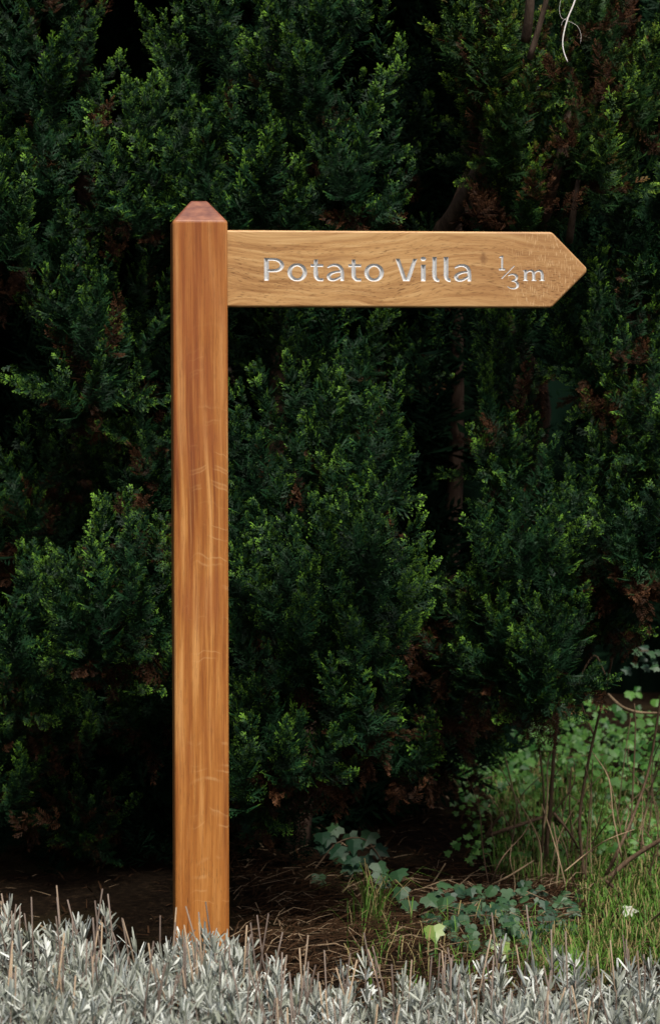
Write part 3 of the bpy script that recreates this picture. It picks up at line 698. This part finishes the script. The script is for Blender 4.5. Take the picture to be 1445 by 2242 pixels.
def leaf_obj(root, pos, face, size, kind, mn, r, tipdir=None):
    """leaf with its upper side turned towards 'face' and its tip hanging along tipdir"""
    z = unit(face); y = np.array([r.normal(0, .5), 0, -1.0]) if tipdir is None else np.asarray(tipdir, float)
    y = unit(y - z * (y @ z)); x = np.cross(y, z)
    o = bpy.data.objects.new('leaf', IVY[kind, mn, int(r.integers(3))]); COL.objects.link(o); o.parent = root
    Mx = Matrix(((x[0] * size, y[0] * size, z[0] * size, pos[0]), (x[1] * size, y[1] * size, z[1] * size, pos[1]), (x[2] * size, y[2] * size, z[2] * size, pos[2]), (0, 0, 0, 1)))
    o.matrix_local = Mx
    return o
def ivy_patch(label, base, spots, mn, kind, seed, smin, smax, stems):
    root = empty('ivy_plant', base); tag(root, label, 'ivy', 'ivy on the ground by the hedge'); r = np.random.default_rng(seed); B = np.array(base)
    for p in spots:
        face = np.array([r.normal(0, .4), -0.75 + r.normal(0, .3), .8 + r.normal(0, .3)])
        leaf_obj(root, np.asarray(p) - B, face, r.uniform(smin, smax), kind if r.uniform() < .5 else 'lobed', mn, r)
    for pts in stems:
        sp = smooth_path([np.asarray(q) - B for q in pts]); v, f = tube(sp, 0.0018, 5); mesh_obj('stem', v, f, M['twig'], root)
    return root
def on_ground(px, D, h): 
    x = (px - 722.5) / F_PX * D; return np.array([x, D, ground_z(x, D) + h])
r = np.random.default_rng(21)
sp = [on_ground(x, 5.75 + r.normal(0, .05), h * .8) for x, h in [(705, .12), (712, .07), (698, .03), (742, .12), (748, .09), (760, .05), (775, .12), (782, .08), (770, .03), (812, .12), (822, .08), (800, .05), (835, .04), (845, .02), (720, .10), (790, .10), (765, .09), (808, .02), (828, .06), (735, .05)]]
ivy_patch('dark bluish ivy with hanging leaves in the shade under the bush', on_ground(760, 5.75, 0), sp, 'ivy', 'lobed', 31, .034, .050, [[on_ground(690, 5.77, .01), on_ground(740, 5.78, .07), on_ground(800, 5.78, .08), on_ground(850, 5.75, .02)]])
sp = []
for i in range(210):
    px = r.uniform(940, 1275); D = r.uniform(4.95, 5.55); sp.append(on_ground(px, D, r.uniform(.015, .055) * (1 - abs(px - 1110) / 400)))
low = ivy_patch('low green ivy carpet between lavender and bare shrub', on_ground(1110, 5.2, 0), sp, 'ivy', 'round', 32, .016, .030, [[on_ground(940, 5.2, .01), on_ground(1050, 5.25, .03), on_ground(1150, 5.2, .03), on_ground(1280, 5.3, .01)]])
sp = [on_ground(px, D, h) for px, D, h in ((935, 5.35, .05), (965, 5.4, .07), (975, 5.38, .04), (880, 5.45, .05), (870, 5.5, .08), (950, 5.3, .02), (900, 5.4, .03))]
ivy_patch('small cluster of broad grey green ivy leaves on the litter', on_ground(930, 5.4, 0), sp, 'ivy', 'lobed', 33, .036, .05, [[on_ground(860, 5.5, .01), on_ground(920, 5.4, .04), on_ground(980, 5.38, .01)]])
sp = []
for i in range(280):
    px = r.uniform(1000, 1490); D = r.uniform(6.5, 8.0); hh = .10 + .10 * max(0, (px - 1150) / 300)
    if px < 1150 and D > 7.3: D -= .6
    sp.append(on_ground(px, D, r.uniform(.0, hh)))
sp += [at(1360, 1630, 7.4), at(1392, 1625, 7.4), at(1340, 1650, 7.4), at(1420, 1660, 7.4)]
bank = ivy_patch('bright leafy ivy bank at the far right beneath the conifers', on_ground(1270, 7.2, 0), sp, 'ivy_bright', 'round', 34, .018, .036, [[on_ground(1000, 6.9, .01), on_ground(1150, 7.0, .04), on_ground(1300, 7.1, .05), on_ground(1460, 7.2, .02)]])
SL = Soup(); B = np.array(bank.location)     # the small leaves of the bank, too many to tell apart
lv, lf = ivy_mesh('lobed')
for i in range(1500):
    px = 985 + 495 * r.uniform() ** .75; D = r.uniform(5.9, 7.9); D = D if px > 1160 else min(D, 7.0) 
    p = on_ground(px, D, r.uniform(0, .09 if D > 6.6 else .045)) - B; z = unit(np.array([r.normal(0, .5), -.6 + r.normal(0, .4), .8])); y = unit(np.cross(z, r.normal(0, 1, 3))); x = np.cross(y, z)
    SL.add(lv * r.uniform(.010, .022) @ np.stack([x, y, z]) + p, lf, (r.uniform(0, .9), r.uniform(), r.uniform()))
SL.build('small_leaves', M['ivy_bright'], bank)['kind'] = 'stuff'
for lab, px, D, h, fx in (('crumpled yellow green leaf beside the grass tuft, left of its twin', 952, 5.02, .05, -.2), ('yellow green leaf lying in front of the low ivy carpet', 1100, 4.98, .035, .3)):
    root = empty('fallen_leaf', on_ground(px, D, 0)); tag(root, lab, 'leaf', 'yellow green leaves')
    leaf_obj(root, np.array([0, 0, h]), np.array([fx, -.9, .7]), .042, 'lobed', 'lime_leaf', r); root.children[0].name = 'blade'
    v, f = tube(smooth_path([(0, 0, h), (.004, .01, h * .5), (0, .015, -.005)]), .0011, 5); mesh_obj('leaf_stalk', v, f, M['twig_pale'], root)
root = empty('fallen_leaf', on_ground(1385, 5.35, 0)); tag(root, 'pale whitish leaf lying on the grass at the right', 'leaf')
leaf_obj(root, np.array([-.012, 0, .025]), np.array([.1, -.6, .9]), .034, 'lobed', 'pale_leaf', r, (1, 0, -.15)).name = 'blade'

# ------------------------------------------------------------------ bare shrub
shrub = empty('bare_shrub', on_ground(1290, 5.75, 0)); tag(shrub, 'leafless tangle of thin brown shrub stems at the right', 'shrub')
B = np.array(shrub.location)
stems = [([(1130, 1975), (1200, 1962), (1262, 1952), (1325, 1925), (1380, 1880), (1460, 1830)], 5.7, .0055, .004, 'twig'),
         ([(1287, 2030), (1276, 1900), (1268, 1800), (1281, 1700), (1300, 1610), (1322, 1520), (1340, 1440)], 5.7, .0034, .0018, 'twig'),
         ([(1186, 1985), (1196, 1850), (1205, 1760), (1212, 1650), (1222, 1560), (1228, 1500)], 5.85, .0045, .002, 'twig'),
         ([(1176, 1985), (1186, 1860), (1190, 1740), (1180, 1640)], 5.95, .003, .0015, 'twig'),
         ([(1320, 1928), (1358, 1850), (1388, 1780), (1418, 1690), (1436, 1590), (1452, 1480)], 5.7, .0032, .0018, 'twig'),
         ([(1212, 1780), (1240, 1815), (1266, 1858)], 5.75, .0028, .002, 'twig'),
         ([(1060, 1945), (1110, 1920), (1168, 1884)], 5.6, .0020, .0012, 'twig_pale'),
         ([(1325, 1928), (1370, 1965), (1414, 1998), (1455, 1970)], 5.6, .0032, .002, 'twig'),
         ([(1208, 1985), (1222, 1890), (1210, 1800)], 5.65, .0022, .0012, 'twig_pale'),
         ([(1242, 1965), (1228, 1900), (1205, 1820), (1185, 1760)], 5.6, .0018, .001, 'twig_pale'),
         ([(1330, 1520), (1362, 1548), (1400, 1560), (1460, 1562)], 6.3, .0032, .0026, 'twig_pale'),
         ([(1300, 1610), (1278, 1560), (1265, 1500), (1300, 1435), (1325, 1478)], 6.0, .0024, .0012, 'twig'),
         ([(1462, 1985), (1420, 2020), (1390, 2052), (1345, 2090)], 5.2, .0024, .0014, 'twig_pale'),
         ([(1068, 1830), (1120, 1812), (1190, 1788)], 6.1, .0045, .003, 'twig'),
         ([(1040, 1890), (1070, 1820), (1100, 1780)], 6.1, .004, .002, 'twig'),
         ([(1250, 1970), (1252, 1850), (1246, 1760), (1250, 1680)], 6.0, .0022, .0012, 'twig'),
         ([(1380, 1950), (1378, 1850), (1384, 1740), (1390, 1600), (1388, 1540)], 6.1, .002, .0011, 'twig'),
         ([(1305, 1985), (1330, 1940), (1348, 1905), (1352, 1860)], 5.6, .002, .001, 'twig'),
         ([(1150, 1900), (1138, 1800), (1120, 1720), (1104, 1650)], 6.2, .002, .0012, 'twig_pale'),
         ([(1230, 1900), (1262, 1880), (1300, 1840), (1330, 1800)], 5.9, .0018, .001, 'twig'),
         ([(1425, 1920), (1405, 1830), (1420, 1760), (1450, 1720)], 5.9, .0018, .001, 'twig_pale')]
rt = np.random.default_rng(9)
for i in range(34):
    x0 = rt.uniform(1070, 1450); y0 = rt.uniform(1820, 2000); D = rt.uniform(5.4, 6.3); h = rt.uniform(90, 330); dx = rt.normal(0, 50)
    stems.append(([(x0, y0), (x0 + dx * .3 + rt.normal(0, 8), y0 - h * .4), (x0 + dx * .7 + rt.normal(0, 14), y0 - h * .75), (x0 + dx * 1.2, y0 - h)], D, rt.uniform(.001, .0019), .0007, 'twig' if rt.uniform() < .6 else 'twig_pale'))
for pts, D, r0, r1, mn in stems:
    P = smooth_path([at(x, y, D + .05 * math.sin(x * .05)) - B for x, y in pts]); v, f = tube(P, np.linspace(r0, r1, len(P)) * 1.35, 6)
    mesh_obj('stem', v, f, M[mn], shrub, smooth=True)

sprig = empty('leafy_sprig', at(1470, 1455, 6.9)); tag(sprig, 'small green leafy sprig in the dark at the right edge below the conifer', 'sprig'); B = np.array(sprig.location)
P = smooth_path([at(x, y, 6.9) - B for x, y in ((1500, 1470), (1450, 1440), (1415, 1425), (1385, 1430))]); v, f = tube(P, np.linspace(.003, .0012, len(P)), 5); mesh_obj('stem', v, f, M['twig'], sprig)
for x, y in ((1400, 1425), (1418, 1420), (1432, 1432), (1445, 1428), (1412, 1440), (1436, 1445), (1395, 1455), (1420, 1462), (1440, 1460), (1380, 1468)):
    leaf_obj(sprig, at(x, y, 6.9 + r.normal(0, .03)) - B, np.array([r.normal(0, .3), -.7, .7]), r.uniform(.022, .034), 'lobed', 'ivy', r, (-1, 0, r.normal(-.2, .3)))

# fallen sticks on the litter
for lab, pts, D, rad in (('forked pale stick lying in the shade beyond the ivy', [(845, 1905), (880, 1928), (960, 1918), (1010, 1912)], 5.95, .004),
                         ('thin pale stick slanting across the litter right of the ivy', [(905, 1975), (945, 1935), (975, 1890)], 5.7, .0022),
                         ('thin dry twig in the litter just right of the post', [(555, 2040), (585, 2005), (612, 1980)], 5.4, .0015),
                         ('long pale twig lying flat in the dark left of the post', [(250, 1945), (310, 1950), (385, 1955)], 5.7, .0016),
                         ('pale twig in the dark just above the lavender left of the post', [(225, 2020), (290, 2010), (345, 2012)], 5.4, .0016)):
    P = smooth_path([at(x, y, D) for x, y in pts]); b = P[0].copy(); o_v, o_f = tube(P - b, np.linspace(rad, rad * .6, len(P)), 6)
    o = mesh_obj('fallen_stick', o_v, o_f, M['twig_pale'], smooth=True); o.location = b; tag(o, lab, 'stick', 'sticks on the litter')

# ------------------------------------------------------------------ hanging strand
tw = empty('dangling_strand', at(1262, -40, 5.2)); tag(tw, 'white curved strand with wispy loops dangling before the upper right conifer', 'strand')
B = np.array(tw.location)
P = smooth_path([at(x, y, 5.2) - B for x, y in ((1262, -40), (1258, 0), (1243, 38), (1234, 70), (1231, 95), (1234, 115), (1242, 136))]); v, f = tube(P, np.linspace(.0018, .0012, len(P)), 8); mesh_obj('cord', v, f, M['twine'], tw, smooth=True)
for pts in (((1229, -10), (1224, 18), (1228, 38), (1241, 45), (1262, 56), (1271, 75), (1270, 96)), ((1243, 37), (1232, 46), (1227, 58))):
    P = smooth_path([at(x, y, 5.2) - B for x, y in pts]); v, f = tube(P, .00028, 5); mesh_obj('fibre', v, f, M['twine'], tw, smooth=True)

# ------------------------------------------------------------------ lavender
def lav_top(px):
    xs = [-100, 0, 120, 300, 420, 520, 620, 720, 830, 950, 1080, 1200, 1300, 1400, 1550]
    zs = [.200, .200, .198, .176, .178, .170, .130, .108, .114, .112, .130, .134, .122, .132, .136]
    return float(np.interp(px, xs, zs))
def leaf_strip(S, p, d, l, w, r, col, bend):
    side = unit(np.cross(d, r.normal(0, 1, 3))); nn = np.cross(side, d)
    V = []
    for t_, ww in ((0, .5), (.35, 1.0), (.8, 1.0), (1.0, .45)):
        q = p + d * l * t_ + nn * bend * l * t_ * t_; V += [q - side * w * ww / 2, q + side * w * ww / 2]
    S.add(V, np.array([[0, 1, 3], [0, 3, 2], [2, 3, 5], [2, 5, 4], [4, 5, 7], [4, 7, 6]], np.int32), col)
def lavender(label, px0, px1, n, nst, seed, green=.12):
    r = np.random.default_rng(seed); pc = (px0 + px1) / 2
    base = np.array([(pc - 722.5) / F_PX * 4.05, 4.05, 0.0]); root = empty('lavender_bush', base); tag(root, label, 'lavender', 'lavender clumps along the front')
    S = Soup(); W = Soup(); K = Soup()
    for i in range(n):
        D = r.uniform(3.62, 4.40); px = r.uniform(px0, px1) + r.normal(0, 12); x = (px - 722.5) / F_PX * D
        if abs(x + .236) < .062 and D > 4.42: continue
        top = lav_top(px) - r.exponential(.034) + .024 * math.sin(x * 27 + D * 15) * math.sin(D * 23 - x * 11) + r.normal(0, .008) + (.01 if D < 4.0 else 0)
        lean = np.array([r.normal(0, .12), r.normal(0, .12), 1.0]); ax = unit(lean)
        tipp = np.array([x, D, top]); foot = np.array([x - lean[0] * top * .8, D - lean[1] * top * .8, 0.0])
        v, f = tube([foot - base, (foot + tipp) / 2 - base + r.normal(0, .005, 3), tipp - base], [.0022, .0018, .0012], 4); W.add(v, f, (r.uniform(0, .3), r.uniform(0, .6), 0))
        cg = r.uniform(); sz = r.uniform(.75, 1.25); gs = green if r.uniform() < .8 else .5
        for k in range(6):
            q = tipp - ax * (k * (.009 + .004 * (k > 2)) + r.uniform(0, .005)); m = (6, 7, 7, 6, 4, 3)[k]
            for j in range(m):
                az = r.uniform(0, 6.28); el = math.radians(np.clip(66 - k * 17 + r.normal(0, 18), -25, 85))
                d = unit(np.array([math.cos(az) * math.cos(el), math.sin(az) * math.cos(el), math.sin(el)]) + ax * .15)
                g = r.uniform() < gs
                leaf_strip(S, q - base, d, sz * r.uniform(.020, .040) * (1 - .06 * k), r.uniform(.0024, .0040), r, (r.uniform(0, 1) * (0 if g else 1), 0.0 if g else cg * .6 + r.uniform(0, .4), r.uniform(.6, 1) if g else 0), r.uniform(-.15, .25))
    for i in range(nst):
        D = r.uniform(3.8, 4.40); px = r.uniform(px0, px1); x = (px - 722.5) / F_PX * D; z0 = lav_top(px) - .09
        h = r.uniform(.09, .165) if r.uniform() < .88 else r.uniform(.16, .21)
        p = np.array([x, D, z0]) - base; d = np.array([r.normal(0, .12), r.normal(0, .10), 1.0])
        v, f = tube([p - d * z0 * .5, p + d * h * .5 + r.normal(0, .004, 3), p + d * h + r.normal(0, .004, 3)], [.0017, .0016, .0014], 5); K.add(v, f, (r.uniform(0, 1), r.uniform(0, 1), 0))
    S.build('foliage', M['lavender'], root)['kind'] = 'stuff'
    W.build('woody_stems', M['stalk'], root)['kind'] = 'stuff'
    k = K.build('cut_stalks', M['stalk'], root); k['kind'] = 'stuff'; k['label'] = 'clipped bare greyish flower stalks'
lavender('tall silvery lavender clump at the left edge with long clipped stalks', -60, 250, 185, 52, 41)
lavender('silvery lavender clump hiding the foot of the post', 250, 560, 185, 50, 42)
lavender('sparse low lavender clump with tan stalks right of the post foot', 560, 850, 150, 56, 43)
lavender('silvery lavender clump below the low ivy carpet', 850, 1160, 175, 36, 44)
lavender('silvery lavender clump in the lower right corner before the grass', 1160, 1510, 195, 38, 45)
